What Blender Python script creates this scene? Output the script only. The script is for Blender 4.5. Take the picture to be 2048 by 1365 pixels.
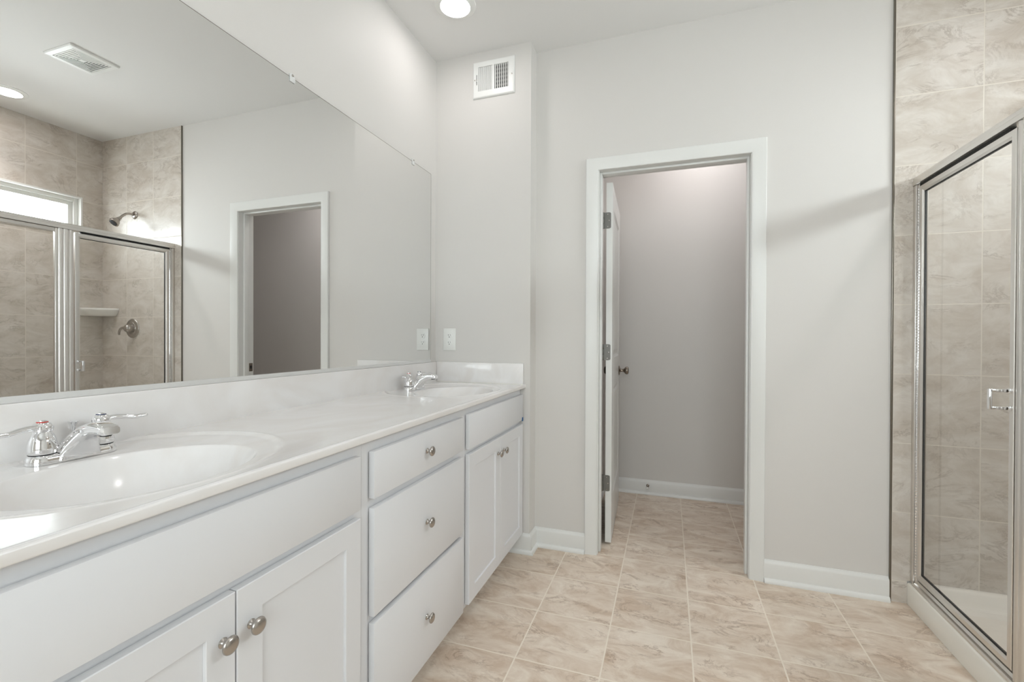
import bpy, bmesh, math, random
from mathutils import Vector, Matrix
random.seed(4)
PI = math.pi
S = bpy.context.scene
C = S.collection
for o in list(bpy.data.objects):
    bpy.data.objects.remove(o)

# ------------------------------------------------------------------ camera
cam_d = bpy.data.cameras.new('camera')
cam = bpy.data.objects.new('camera', cam_d)
C.objects.link(cam)
cam_d.sensor_width = 36.0
cam_d.sensor_fit = 'HORIZONTAL'
cam_d.lens = 920.87 / 2048 * 36
cam_d.shift_x = (1024 - 1019.51) / 2048
cam_d.shift_y = (682.04 - 682.5) / 2048
cam_d.clip_start = 0.02
cam.matrix_world = Matrix((
    (0.9452822, -0.00549015, 0.32620762, 1.2704),
    (0.32623233, 0.00443168, -0.94527923, 0.0),
    (0.00374408, 0.99997511, 0.00598025, 1.1562),
    (0, 0, 0, 1)))
S.camera = cam

# ------------------------------------------------------------------ world, exposure
S.view_settings.view_transform = 'Standard'
S.view_settings.look = 'None'
S.view_settings.gamma = 1
S.view_settings.use_curve_mapping = False
S.view_settings.exposure = 0.39
W = bpy.data.worlds.new('sky')
S.world = W
W.use_nodes = True
bg = W.node_tree.nodes['Background']
bg.inputs['Color'].default_value = (0.90, 0.95, 1.0, 1)
# the sky is brighter on the shower window's side of the house
wnt = W.node_tree
wtc = wnt.nodes.new('ShaderNodeTexCoord')
wdp = wnt.nodes.new('ShaderNodeVectorMath')
wdp.operation = 'DOT_PRODUCT'
wdp.inputs[1].default_value = (0.93, 0.23, 0.28)
wmr = wnt.nodes.new('ShaderNodeMapRange')
wmr.interpolation_type = 'SMOOTHSTEP'
wmr.inputs['From Min'].default_value = 0.40
wmr.inputs['From Max'].default_value = 0.80
wmr.inputs['To Min'].default_value = 6.0
wmr.inputs['To Max'].default_value = 32.0
wnt.links.new(wtc.outputs['Generated'], wdp.inputs[0])
wnt.links.new(wdp.outputs['Value'], wmr.inputs['Value'])
wnt.links.new(wmr.outputs[0], bg.inputs['Strength'])

CEIL = 2.74          # ceiling height
YW = 2.367           # wing wall face
YF = 2.473           # far wall face
XR = 3.103           # shower right wall
CAN_E = 42.0         # strength of the recessed lamps
CAN_COL = (1.0, 0.965, 0.97)


def portal(name, loc, rot, sx, sy):
    d = bpy.data.lights.new(name, 'AREA')
    d.shape = 'RECTANGLE'
    d.size = sx
    d.size_y = sy
    d.cycles.is_portal = True
    o = bpy.data.objects.new(name, d)
    o.location = loc
    o.rotation_euler = rot
    C.objects.link(o)


portal("window_portal", (3.235, 1.715, 2.0935), (0, PI / 2, 0), 0.34, 1.3)
portal('fill_window_portal', (1.5, -1.74, 1.525), (PI / 2, 0, 0), 1.65, 1.4)  # portal for the added window behind the camera


# ------------------------------------------------------------------ materials
def srgb(r, g, b):
    f = lambda c: (c / 255 / 12.92) if c / 255 <= 0.04045 else ((c / 255 + 0.055) / 1.055) ** 2.4
    return (f(r), f(g), f(b), 1)


def mat(name, col, rough=0.5, metal=0.0, coat=0.0, spec=0.5, bump=0.0, bscale=200, bdist=0.0005):
    m = bpy.data.materials.new(name)
    m.use_nodes = True
    nt = m.node_tree
    b = nt.nodes['Principled BSDF']
    b.inputs['Base Color'].default_value = col
    b.inputs['Roughness'].default_value = rough
    b.inputs['Metallic'].default_value = metal
    b.inputs['Coat Weight'].default_value = coat
    b.inputs['Specular IOR Level'].default_value = spec
    if bump:
        tc = nt.nodes.new('ShaderNodeTexCoord')
        n = nt.nodes.new('ShaderNodeTexNoise')
        n.inputs['Scale'].default_value = bscale
        n.inputs['Detail'].default_value = 3
        bp = nt.nodes.new('ShaderNodeBump')
        bp.inputs['Strength'].default_value = bump
        bp.inputs['Distance'].default_value = bdist
        nt.links.new(tc.outputs['Object'], n.inputs['Vector'])
        nt.links.new(n.outputs['Fac'], bp.inputs['Height'])
        nt.links.new(bp.outputs['Normal'], b.inputs['Normal'])
    return m


M = {}
M['paint'] = mat('wall_paint', srgb(222, 219, 215), 0.55, spec=0.3, bump=0.25, bscale=260)
M['ceiling'] = mat('ceiling_paint', srgb(234, 233, 231), 0.8, spec=0.2, bump=0.2, bscale=200)
M['trim'] = mat('white_trim_paint', srgb(232, 232, 229), 0.32)
M['cab'] = mat('cabinet_white', srgb(230, 230, 232), 0.36)
M['cab_in'] = mat('cabinet_inside', srgb(190, 180, 165), 0.6)
M['chrome'] = mat('chrome', (0.86, 0.86, 0.87, 1), 0.05, 1.0)
M['nickel'] = mat('satin_nickel', (0.46, 0.43, 0.40, 1), 0.27, 1.0)
M['bronze'] = mat('aged_nickel', (0.30, 0.26, 0.22, 1), 0.22, 1.0)
M['hinge'] = mat('hinge_steel', (0.22, 0.215, 0.20, 1), 0.5, 0.9)
M['alu'] = mat('shower_frame_silver', (0.76, 0.735, 0.705, 1), 0.30, 1.0)
M['black'] = mat('rubber_and_gap_black', (0.012, 0.012, 0.012, 1), 0.6)  # rubber parts, and the dark gap under the header rail
M['dark'] = mat('dark_slot', (0.03, 0.03, 0.03, 1), 0.7)
M['duct'] = mat('duct_inside', (0.10, 0.10, 0.095, 1), 0.6)
M['plastic'] = mat('white_plastic', srgb(238, 238, 234), 0.25)
M['vent'] = mat('vent_enamel', srgb(238, 238, 235), 0.35)
M['pan'] = mat('shower_pan_acrylic', srgb(243, 239, 230), 0.22, coat=0.3)
M['shelfmat'] = mat('glazed_ceramic', srgb(236, 234, 228), 0.12, coat=0.5)
M['tape'] = mat('blue_tape', srgb(20, 92, 150), 0.7)
M['red'] = mat('red_index', srgb(200, 40, 25), 0.3)
M['blue'] = mat('blue_index', srgb(50, 62, 96), 0.3)
M['edge'] = mat('tile_edge_metal', (0.22, 0.20, 0.17, 1), 0.3, 1.0)
M['channel'] = mat('mirror_channel_satin', (0.80, 0.80, 0.79, 1), 0.45, 0.35)
M['damper'] = mat('galvanised_damper', srgb(150, 150, 146), 0.5)
M['caulk'] = mat('caulk', srgb(225, 222, 214), 0.6)

# mirror
m = bpy.data.materials.new('mirror_silver')
m.use_nodes = True
b = m.node_tree.nodes['Principled BSDF']
b.inputs['Base Color'].default_value = (0.87, 0.872, 0.865, 1)
b.inputs['Metallic'].default_value = 1
b.inputs['Roughness'].default_value = 0.0
M['mirror'] = m


def marble():
    m = bpy.data.materials.new('cultured_marble')
    m.use_nodes = True
    nt = m.node_tree
    L = nt.links.new
    b = nt.nodes['Principled BSDF']
    tc = nt.nodes.new('ShaderNodeTexCoord')
    mp = nt.nodes.new('ShaderNodeMapping')
    mp.inputs['Scale'].default_value = (2.5, 1.2, 2)
    mp.inputs['Rotation'].default_value = (0, 0, 0.5)
    n = nt.nodes.new('ShaderNodeTexNoise')
    n.inputs['Scale'].default_value = 2.0
    n.inputs['Detail'].default_value = 5
    n.inputs['Distortion'].default_value = 2.5
    r = nt.nodes.new('ShaderNodeValToRGB')
    r.color_ramp.elements[0].position = 0.35
    r.color_ramp.elements[0].color = srgb(236, 232, 229)
    r.color_ramp.elements[1].position = 0.65
    r.color_ramp.elements[1].color = srgb(242, 240, 239)
    L(tc.outputs['Object'], mp.inputs['Vector'])
    L(mp.outputs['Vector'], n.inputs['Vector'])
    L(n.outputs['Fac'], r.inputs['Fac'])
    L(r.outputs['Color'], b.inputs['Base Color'])
    b.inputs['Roughness'].default_value = 0.14
    b.inputs['Coat Weight'].default_value = 0.0
    b.inputs['Coat Roughness'].default_value = 0.05
    return m


M['marble'] = marble()


def glass(name, tint, refl_rough=0.0, absorb=1.0, frost=0.0):
    m = bpy.data.materials.new(name)
    m.use_nodes = True
    nt = m.node_tree
    L = nt.links.new
    nt.nodes.remove(nt.nodes['Principled BSDF'])
    out = nt.nodes['Material Output']
    tr = nt.nodes.new('ShaderNodeBsdfTransparent')
    tr.inputs['Color'].default_value = tint
    gl = nt.nodes.new('ShaderNodeBsdfGlossy')
    gl.inputs['Roughness'].default_value = refl_rough
    fr = nt.nodes.new('ShaderNodeFresnel')
    fr.inputs['IOR'].default_value = 1.45
    geo = nt.nodes.new('ShaderNodeNewGeometry')
    inv = nt.nodes.new('ShaderNodeMath')      # reflect once, at the entering face
    inv.operation = 'SUBTRACT'
    inv.inputs[0].default_value = 1.0
    ml = nt.nodes.new('ShaderNodeMath')
    ml.operation = 'MULTIPLY'
    L(geo.outputs['Backfacing'], inv.inputs[1])
    L(fr.outputs['Fac'], ml.inputs[0])
    L(inv.outputs[0], ml.inputs[1])
    mx = nt.nodes.new('ShaderNodeMixShader')
    L(ml.outputs[0], mx.inputs['Fac'])
    L(tr.outputs['BSDF'], mx.inputs[1])
    L(gl.outputs['BSDF'], mx.inputs[2])
    L(mx.outputs['Shader'], out.inputs['Surface'])
    return m


M['glass'] = glass('clear_shower_glass', (0.975, 0.978, 0.975, 1))
M['wglass'] = glass('window_glass', (0.95, 0.97, 0.96, 1))


def emit(name, col, strength):
    m = bpy.data.materials.new(name)
    m.use_nodes = True
    nt = m.node_tree
    nt.nodes.remove(nt.nodes['Principled BSDF'])
    e = nt.nodes.new('ShaderNodeEmission')
    e.inputs['Color'].default_value = (*col, 1)
    e.inputs['Strength'].default_value = strength
    nt.links.new(e.outputs['Emission'], nt.nodes['Material Output'].inputs['Surface'])
    return m


M['lens'] = emit('lamp_lens', CAN_COL, CAN_E)
M['lens_shower'] = emit('shower_lamp_lens', CAN_COL, CAN_E * 0.68)
M['lens_closet'] = emit('closet_lamp_lens', CAN_COL, CAN_E * 2.4)
M['lens_near'] = emit('near_lamp_lens', CAN_COL, CAN_E * 0.42)
M['lens_vanity'] = emit('vanity_lamp_lens', CAN_COL, CAN_E * 0.62)


def tile(name, ua, va, ou, ov, size, grout_w, base, light, vein, grout, stretch=(1, 1, 1), rough=0.38, vs=1.0):
    """stone-look ceramic tile: per-tile offset of cloudy noise and thin veins, recessed grout"""
    m = bpy.data.materials.new(name)
    m.use_nodes = True
    nt = m.node_tree
    L = nt.links.new
    N = nt.nodes.new
    b = nt.nodes['Principled BSDF']
    tc = N('ShaderNodeTexCoord')
    sp = N('ShaderNodeSeparateXYZ')
    L(tc.outputs['Object'], sp.inputs[0])

    def mth(op, a, c=None, d=None):
        n = N('ShaderNodeMath')
        n.operation = op
        for i, v in enumerate((a, c, d)):
            if v is None:
                continue
            if isinstance(v, (int, float)):
                n.inputs[i].default_value = v
            else:
                L(v, n.inputs[i])
        return n.outputs[0]

    u = mth('DIVIDE', mth('SUBTRACT', sp.outputs[ua], ou), size)
    v = mth('DIVIDE', mth('SUBTRACT', sp.outputs[va], ov), size)
    fu, fv = mth('FLOOR', u), mth('FLOOR', v)
    du = mth('SUBTRACT', 0.5, mth('ABSOLUTE', mth('SUBTRACT', mth('FRACT', u), 0.5)))
    dv = mth('SUBTRACT', 0.5, mth('ABSOLUTE', mth('SUBTRACT', mth('FRACT', v), 0.5)))
    dm = mth('MULTIPLY', mth('MINIMUM', du, dv), size)
    g = N('ShaderNodeMapRange')
    g.interpolation_type = 'SMOOTHSTEP'
    g.inputs['From Min'].default_value = grout_w * 0.5
    g.inputs['From Max'].default_value = grout_w * 0.5 + 0.0012
    L(dm, g.inputs['Value'])
    cell = N('ShaderNodeCombineXYZ')
    L(fu, cell.inputs[0])
    L(fv, cell.inputs[1])
    wn = N('ShaderNodeTexWhiteNoise')
    wn.noise_dimensions = '3D'
    L(cell.outputs[0], wn.inputs['Vector'])
    sc = N('ShaderNodeVectorMath')
    sc.operation = 'SCALE'
    sc.inputs['Scale'].default_value = 37.0
    L(wn.outputs['Color'], sc.inputs[0])
    mp = N('ShaderNodeMapping')
    mp.inputs['Scale'].default_value = stretch
    mp.inputs['Rotation'].default_value = (0.3, 0.25, 0.35)
    L(tc.outputs['Object'], mp.inputs['Vector'])
    ad = N('ShaderNodeVectorMath')
    ad.operation = 'ADD'
    L(mp.outputs['Vector'], ad.inputs[0])
    L(sc.outputs[0], ad.inputs[1])
    cl = N('ShaderNodeTexNoise')
    cl.inputs['Scale'].default_value = 5.0
    cl.inputs['Detail'].default_value = 12
    cl.inputs['Roughness'].default_value = 0.70
    cl.inputs['Distortion'].default_value = 0.9
    L(ad.outputs[0], cl.inputs['Vector'])
    rp = N('ShaderNodeMapRange')
    rp.inputs['From Min'].default_value = 0.36
    rp.inputs['From Max'].default_value = 0.64
    L(cl.outputs['Fac'], rp.inputs['Value'])
    mx = N('ShaderNodeMix')
    mx.data_type = 'RGBA'
    mx.inputs['A'].default_value = base
    mx.inputs['B'].default_value = light
    L(rp.outputs[0], mx.inputs['Factor'])
    # veins: narrow band where a distorted noise crosses its mean, gated by a second noise
    vn = N('ShaderNodeTexNoise')
    vn.inputs['Scale'].default_value = 4.2
    vn.inputs['Detail'].default_value = 12
    vn.inputs['Roughness'].default_value = 0.72
    vn.inputs['Distortion'].default_value = 1.3
    L(ad.outputs[0], vn.inputs['Vector'])
    band = N('ShaderNodeMapRange')
    band.inputs['From Min'].default_value = 0.0
    band.inputs['From Max'].default_value = 0.035
    band.inputs['To Min'].default_value = 1
    band.inputs['To Max'].default_value = 0
    L(mth('ABSOLUTE', mth('SUBTRACT', vn.outputs['Fac'], 0.47)), band.inputs['Value'])
    gt = N('ShaderNodeTexNoise')
    gt.inputs['Scale'].default_value = 6.0
    gt.inputs['Detail'].default_value = 3
    L(ad.outputs[0], gt.inputs['Vector'])
    gr = N('ShaderNodeMapRange')
    gr.inputs['From Min'].default_value = 0.42
    gr.inputs['From Max'].default_value = 0.64
    gr.inputs['To Max'].default_value = 0.75 * vs
    L(gt.outputs['Fac'], gr.inputs['Value'])
    vf = mth('MULTIPLY', band.outputs[0], gr.outputs[0])
    mv = N('ShaderNodeMix')
    mv.data_type = 'RGBA'
    mv.inputs['B'].default_value = vein
    L(vf, mv.inputs['Factor'])
    L(mx.outputs['Result'], mv.inputs['A'])
    mg = N('ShaderNodeMix')
    mg.data_type = 'RGBA'
    mg.inputs['A'].default_value = grout
    L(g.outputs[0], mg.inputs['Factor'])
    L(mv.outputs['Result'], mg.inputs['B'])
    L(mg.outputs['Result'], b.inputs['Base Color'])
    rr = N('ShaderNodeMapRange')
    rr.inputs['To Min'].default_value = 0.8
    rr.inputs['To Max'].default_value = rough
    L(g.outputs[0], rr.inputs['Value'])
    L(rr.outputs[0], b.inputs['Roughness'])
    hm = mth('ADD', mth('MULTIPLY', g.outputs[0], 1.0), mth('MULTIPLY', cl.outputs['Fac'], 0.35))
    bp = N('ShaderNodeBump')
    bp.inputs['Strength'].default_value = 0.35
    bp.inputs['Distance'].default_value = 0.0015
    L(hm, bp.inputs['Height'])
    L(bp.outputs['Normal'], b.inputs['Normal'])
    b.inputs['Specular IOR Level'].default_value = 0.4
    return m


FL = dict(base=srgb(207, 186, 165), light=srgb(237, 225, 210), vein=srgb(164, 138, 116), grout=srgb(239, 228, 213))
WL = dict(base=srgb(199, 189, 177), light=srgb(221, 215, 207), vein=srgb(158, 145, 132), grout=srgb(226, 219, 208))
M['floor'] = tile('floor_tile', 0, 1, 0.7515, 2.1811, 0.303, 0.0043, stretch=(1.1, 2.1, 1), rough=0.4, **FL)
M['wt_far'] = tile('shower_tile_far', 0, 2, 2.205, 0.0945, 0.3035, 0.003, stretch=(1.0, 1.0, 1.8), rough=0.3, vs=0.8, **WL)
M['wt_side'] = tile('shower_tile_side', 1, 2, 1.989, 0.0945, 0.3035, 0.003, stretch=(1, 1.0, 1.8), rough=0.3, vs=0.8, **WL)


# ------------------------------------------------------------------ mesh helpers
def box(bm, x0, x1, y0, y1, z0, z1, bev=0.0, seg=2):
    r = bmesh.ops.create_cube(bm, size=1.0)
    vs = r['verts']
    bmesh.ops.scale(bm, vec=(x1 - x0, y1 - y0, z1 - z0), verts=vs)
    bmesh.ops.translate(bm, vec=((x0 + x1) / 2, (y0 + y1) / 2, (z0 + z1) / 2), verts=vs)
    if bev:
        es = list({e for v in vs for e in v.link_edges})
        bmesh.ops.bevel(bm, geom=es, offset=bev, segments=seg, affect='EDGES', profile=0.5)


def lathe(bm, prof, loc, axis='z', seg=40, flip=1):
    """prof: list of (r, h); revolved about an axis through loc"""
    loc = Vector(loc)
    rings = []
    for r, h in prof:
        ring = []
        if r < 1e-6:
            ring = [None, h]
        else:
            for i in range(seg):
                a = 2 * PI * i / seg
                ring.append((r * math.cos(a), r * math.sin(a), h * flip))
        rings.append(ring)

    def pos(p):
        a, c, h = p
        if axis == 'z':
            return loc + Vector((a, c, h))
        if axis == 'x':
            return loc + Vector((h, a, c))
        return loc + Vector((c, h, a))
    vr = []
    for ring in rings:
        if ring[0] is None:
            vr.append([bm.verts.new(pos((0, 0, ring[1] * flip)))])
        else:
            vr.append([bm.verts.new(pos(p)) for p in ring])
    for k in range(len(vr) - 1):
        A, B = vr[k], vr[k + 1]
        for i in range(seg):
            j = (i + 1) % seg
            try:
                if len(A) == 1 and len(B) == 1:
                    continue
                if len(A) == 1:
                    bm.faces.new((A[0], B[i], B[j]))
                elif len(B) == 1:
                    bm.faces.new((A[i], A[j], B[0]))
                else:
                    bm.faces.new((A[i], A[j], B[j], B[i]))
            except ValueError:
                pass
    bmesh.ops.recalc_face_normals(bm, faces=bm.faces)


def catmull(pts, n=8):
    P = [Vector(p) for p in pts]
    out = []
    for i in range(len(P) - 1):
        p0 = P[max(i - 1, 0)]
        p1, p2 = P[i], P[i + 1]
        p3 = P[min(i + 2, len(P) - 1)]
        for k in range(n):
            t = k / n
            out.append(0.5 * ((2 * p1) + (p2 - p0) * t + (2 * p0 - 5 * p1 + 4 * p2 - p3) * t * t + (3 * p1 - p0 - 3 * p2 + p3) * t ** 3))
    out.append(P[-1])
    return out


def tube(bm, pts, radii, seg=16, flat=(1, 1), up=(0, 0, 1), smooth=8):
    """tube along a smoothed path; radii per control point; flat scales (side, up)"""
    if smooth:
        c = catmull(pts, smooth)
        rr = [v.x for v in catmull([(r, 0, 0) for r in radii], smooth)]
    else:
        c = [Vector(p) for p in pts]
        rr = list(radii)
    rings = []
    up = Vector(up)
    for i, p in enumerate(c):
        t = (c[min(i + 1, len(c) - 1)] - c[max(i - 1, 0)]).normalized()
        s = t.cross(up)
        if s.length < 1e-4:
            s = t.cross(Vector((1, 0, 0)))
        s.normalize()
        n = s.cross(t).normalized()
        rings.append([bm.verts.new(p + s * math.cos(2 * PI * k / seg) * rr[i] * flat[0] + n * math.sin(2 * PI * k / seg) * rr[i] * flat[1]) for k in range(seg)])
    for a, b2 in zip(rings, rings[1:]):
        for k in range(seg):
            j = (k + 1) % seg
            bm.faces.new((a[k], a[j], b2[j], b2[k]))
    bm.faces.new(list(reversed(rings[0])))
    bm.faces.new(rings[-1])
    bmesh.ops.recalc_face_normals(bm, faces=bm.faces)


def loft(bm, rings, cap=True):
    vr = [[bm.verts.new(p) for p in r] for r in rings]
    n = len(vr[0])
    for a, b2 in zip(vr, vr[1:]):
        for k in range(n):
            j = (k + 1) % n
            bm.faces.new((a[k], a[j], b2[j], b2[k]))
    if cap:
        bm.faces.new(list(reversed(vr[0])))
        bm.faces.new(vr[-1])
    bmesh.ops.recalc_face_normals(bm, faces=bm.faces)


def extrude_profile(bm, prof, axis, a0, a1):
    """prof: closed list of 2D points in the other two axes (in xyz order); swept from a0 to a1"""
    def p3(q, a):
        if axis == 'x':
            return (a, q[0], q[1])
        if axis == 'y':
            return (q[0], a, q[1])
        return (q[0], q[1], a)
    loft(bm, [[p3(q, a0) for q in prof], [p3(q, a1) for q in prof]])


def link(name, bm, material, parent=None, smooth=None, kind=None, label=None, cat=None, group=None):
    me = bpy.data.meshes.new(name)
    if parent is not None:
        o_ = parent
        off = Vector((0, 0, 0))
        while o_ is not None:
            off += o_.location
            o_ = o_.parent
        bmesh.ops.translate(bm, vec=-off, verts=bm.verts)
    bm.to_mesh(me)
    bm.free()
    me.materials.append(material)
    if smooth is not None:
        me.shade_smooth()
        me.set_sharp_from_angle(angle=math.radians(smooth))
    o = bpy.data.objects.new(name, me)
    C.objects.link(o)
    if parent is not None:
        o.parent = parent
    tagit(o, label, cat, group, kind)
    return o


def tagit(o, label=None, cat=None, group=None, kind=None):
    if label:
        o['label'] = label
    if cat:
        o['category'] = cat
    if group:
        o['group'] = group
    if kind:
        o['kind'] = kind


def empty(name, loc, label=None, cat=None, group=None, kind=None, parent=None):
    o = bpy.data.objects.new(name, None)
    o.empty_display_size = 0.05
    o.location = loc
    C.objects.link(o)
    if parent:
        o.parent = parent
    tagit(o, label, cat, group, kind)
    return o


def B():
    return bmesh.new()


def boxes(name, lst, material, parent=None, bev=0.0, smooth=None, **k):
    bm = B()
    for q in lst:
        box(bm, *q, bev=bev)
    return link(name, bm, material, parent, smooth=(35 if bev and smooth is None else smooth), **k)


# ------------------------------------------------------------------ room shell
ST = 'structure'
boxes('floor', [(-0.12, 3.25, -1.72, 3.70, -0.10, 0.0)], M['floor'], kind=ST,
      label='beige stone-look square ceramic tile floor with pale grout', cat='floor')
boxes('ceiling', [(-0.12, 3.25, -1.72, 3.70, CEIL, CEIL + 0.1)], M['ceiling'], kind=ST,
      label='plain off-white painted ceiling', cat='ceiling')
boxes('wall_left', [(-0.12, 0.0, -1.72, 2.59, 0, CEIL)], M['paint'], kind=ST,
      label='light greige wall behind the mirror and vanity', cat='wall')
boxes('wall_wing', [(0.0, 0.569, YW, 2.59, 0, CEIL)], M['paint'], kind=ST,
      label='light greige projecting wall at the far end of the vanity, with vent and outlet', cat='wall')
JX0, JX1, JH = 0.917, 1.640, 2.050      # rough faces of the door jamb
boxes('wall_far', [(0.569, JX0 - 0.018, YF, 2.59, 0, CEIL), (JX1 + 0.018, 3.25, YF, 2.59, 0, CEIL),
                   (JX0 - 0.018, JX1 + 0.018, YF, 2.59, JH + 0.018, CEIL)], M['paint'], kind=ST,
      label='light greige far wall around the open doorway', cat='wall')
WY0, WY1, WZ0, WZ1 = 1.10, 2.330, 1.94, 2.247
boxes('wall_right', [(3.111, 3.25, -1.72, WY0, 0, CEIL), (3.111, 3.25, WY1, YF, 0, CEIL),
                     (3.111, 3.25, WY0, WY1, 0, WZ0), (3.111, 3.25, WY0, WY1, WZ1, CEIL)], M['paint'], kind=ST,
      label='outer wall behind the shower with the high window', cat='wall')
RX0, RX1, RZ0, RZ1 = 0.70, 2.30, 0.85, 2.20  # opening added so daylight fills the room from behind
boxes('wall_rear', [(-0.12, RX0, -1.72, -1.6, 0, CEIL), (RX1, 3.25, -1.72, -1.6, 0, CEIL),
                    (RX0, RX1, -1.72, -1.6, 0, RZ0), (RX0, RX1, -1.72, -1.6, RZ1, CEIL)], M['paint'], kind=ST,
      label='light greige wall behind the camera with an added window opening', cat='wall')
boxes('wall_shower_end', [(2.262, 3.111, 0.83, 0.942, 0, CEIL)], M['paint'], kind=ST,
      label='stub wall closing the near end of the shower', cat='wall')
# small room behind the doorway
boxes('wall_closet_back', [(0.68, 3.25, 3.57, 3.70, 0, CEIL)], M['paint'], kind=ST,
      label='grey wall seen straight through the open doorway', cat='wall')
boxes('wall_closet_left', [(0.68, 0.80, 2.59, 3.57, 0, CEIL)], M['paint'], kind=ST,
      label='shaded wall behind the open door leaf', cat='wall')
boxes('wall_closet_right', [(3.10, 3.25, 2.59, 3.57, 0, CEIL)], M['paint'], kind=ST,
      label='side wall of the small room beyond the doorway', cat='wall')

# tiled faces of the shower
TF = 2.466
boxes('wall_shower_far', [(2.205, 2.262, TF, YF, 0, CEIL), (2.262, 3.103, TF, YF, 0.10, CEIL)], M['wt_far'], kind=ST,
      label='beige stone-look tiled wall at the far end of the shower', cat='wall')
boxes('wall_shower_right', [(XR, 3.111, 0.942, WY0, 0.10, CEIL), (XR, 3.111, WY1, TF, 0.10, CEIL),
                            (XR, 3.111, WY0, WY1, 0.10, WZ0), (XR, 3.111, WY0, WY1, WZ1, CEIL)], M['wt_side'], kind=ST,
      label='beige tiled long wall of the shower below and around the window', cat='wall')
boxes('wall_shower_near', [(2.262, XR, 0.942, 0.949, 0.10, CEIL)], M['wt_far'], kind=ST,
      label='beige tiled wall at the near end of the shower', cat='wall')
boxes('trim_1', [(2.1975, 2.205, TF - 0.002, YF, 0, CEIL)], M['edge'], bev=0.0015, kind=ST,
      label='thin dark metal strip edging the tile on the far wall', cat='trim')


# baseboards with shoe moulding -------------------------------------------------
def base_prof():
    """(depth from wall, height)"""
    return [(0.0, 0.0), (0.026, 0.0), (0.0265, 0.006), (0.024, 0.014), (0.019, 0.019), (0.0135, 0.021), (0.0135, 0.088),
            (0.0115, 0.094), (0.007, 0.098), (0.0045, 0.102), (0.003, 0.105), (0.0, 0.105)]


def baseboard(name, path, label):
    """path: list of (x, y) points on the wall faces; the room is on the right hand of travel"""
    bm = B()
    P = [Vector((x, y)) for x, y in path]
    rings = []
    for i, p in enumerate(P):
        d0 = (P[i] - P[i - 1]).normalized() if i else None
        d1 = (P[i + 1] - P[i]).normalized() if i < len(P) - 1 else None
        n0 = Vector((d0.y, -d0.x)) if d0 else None
        n1 = Vector((d1.y, -d1.x)) if d1 else None
        if n0 is None:
            n = n1
        elif n1 is None:
            n = n0
        else:
            n = (n0 + n1) / (1 + n0.dot(n1))
        rings.append([(p.x + n.x * q, p.y + n.y * q, h) for q, h in base_prof()])
    loft(bm, rings)
    return link(name, bm, M['trim'], smooth=30, kind=ST, label=label, cat='baseboard')


baseboard('baseboard_wing', [(0.46, YW), (0.569, YW), (0.569, YF), (0.8495, YF)],
          'white baseboard wrapping the projecting wall beside the vanity up to the door casing')
baseboard('baseboard_far', [(1.7055, YF), (2.1965, YF)],
          'white baseboard between the door casing and the shower tile')
baseboard('baseboard_closet', [(0.80, 2.72), (0.80, 3.57), (3.10, 3.57)],
          'white baseboard inside the small room beyond the doorway')
baseboard('baseboard_left', [(0.0, -1.6), (0.0, 0.235)],
          'white baseboard on the mirror wall beside the near end of the vanity')

# ------------------------------------------------------------------ doorway
door = empty('door_1', (JX0, YF, 0), 'white cased doorway with a white panel door standing open into the small room', 'door', kind=ST)


def casing(name, side):
    """mitred flat casing with eased edges; side -1 in front of the wall"""
    bm = B()
    prof = [(0.0, 0.0), (0.0, 0.007), (0.003, 0.0095), (0.007, 0.0095), (0.010, 0.011), (0.055, 0.0165), (0.061, 0.0165), (0.064, 0.013), (0.064, 0.0)]
    x0, x1, h = JX0 - 0.004, JX1 + 0.002, JH - 0.001
    rings = []
    for (x, z, dx, dz) in ((x0, 0.0, -1, 0), (x0, h, -1, 1), (x1, h, 1, 1), (x1, 0.0, 1, 0)):
        rings.append([(x + dx * u, (YF - t) if side < 0 else (2.59 + t), z + dz * u) for u, t in prof])
    loft(bm, rings)
    return link(name, bm, M['trim'], door, smooth=30)


casing('casing', -1)
casing('casing', 1)
boxes('jamb', [(JX0 - 0.018, JX0, YF, 2.59, 0, JH), (JX1, JX1 + 0.018, YF, 2.59, 0, JH), (JX0 - 0.018, JX1 + 0.018, YF, 2.59, JH, JH + 0.018)],
      M['trim'], door)
boxes('door_stop_moulding', [(JX0, JX0 + 0.011, 2.510, 2.550, 0, JH), (JX1 - 0.011, JX1, 2.510, 2.550, 0, JH), (JX0 + 0.011, JX1 - 0.011, 2.510, 2.550, JH - 0.011, JH)],
      M['trim'], door, bev=0.002)
sp = boxes('strike_plate', [(JX1 - 0.0022, JX1, 2.556, 2.588, 0.905, 0.965)], M['bronze'], door, bev=0.001, label='dark metal latch strike plate')
boxes('latch_hole', [(JX1 - 0.0026, JX1 - 0.002, 2.565, 2.580, 0.922, 0.948)], M['dark'], sp)


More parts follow.
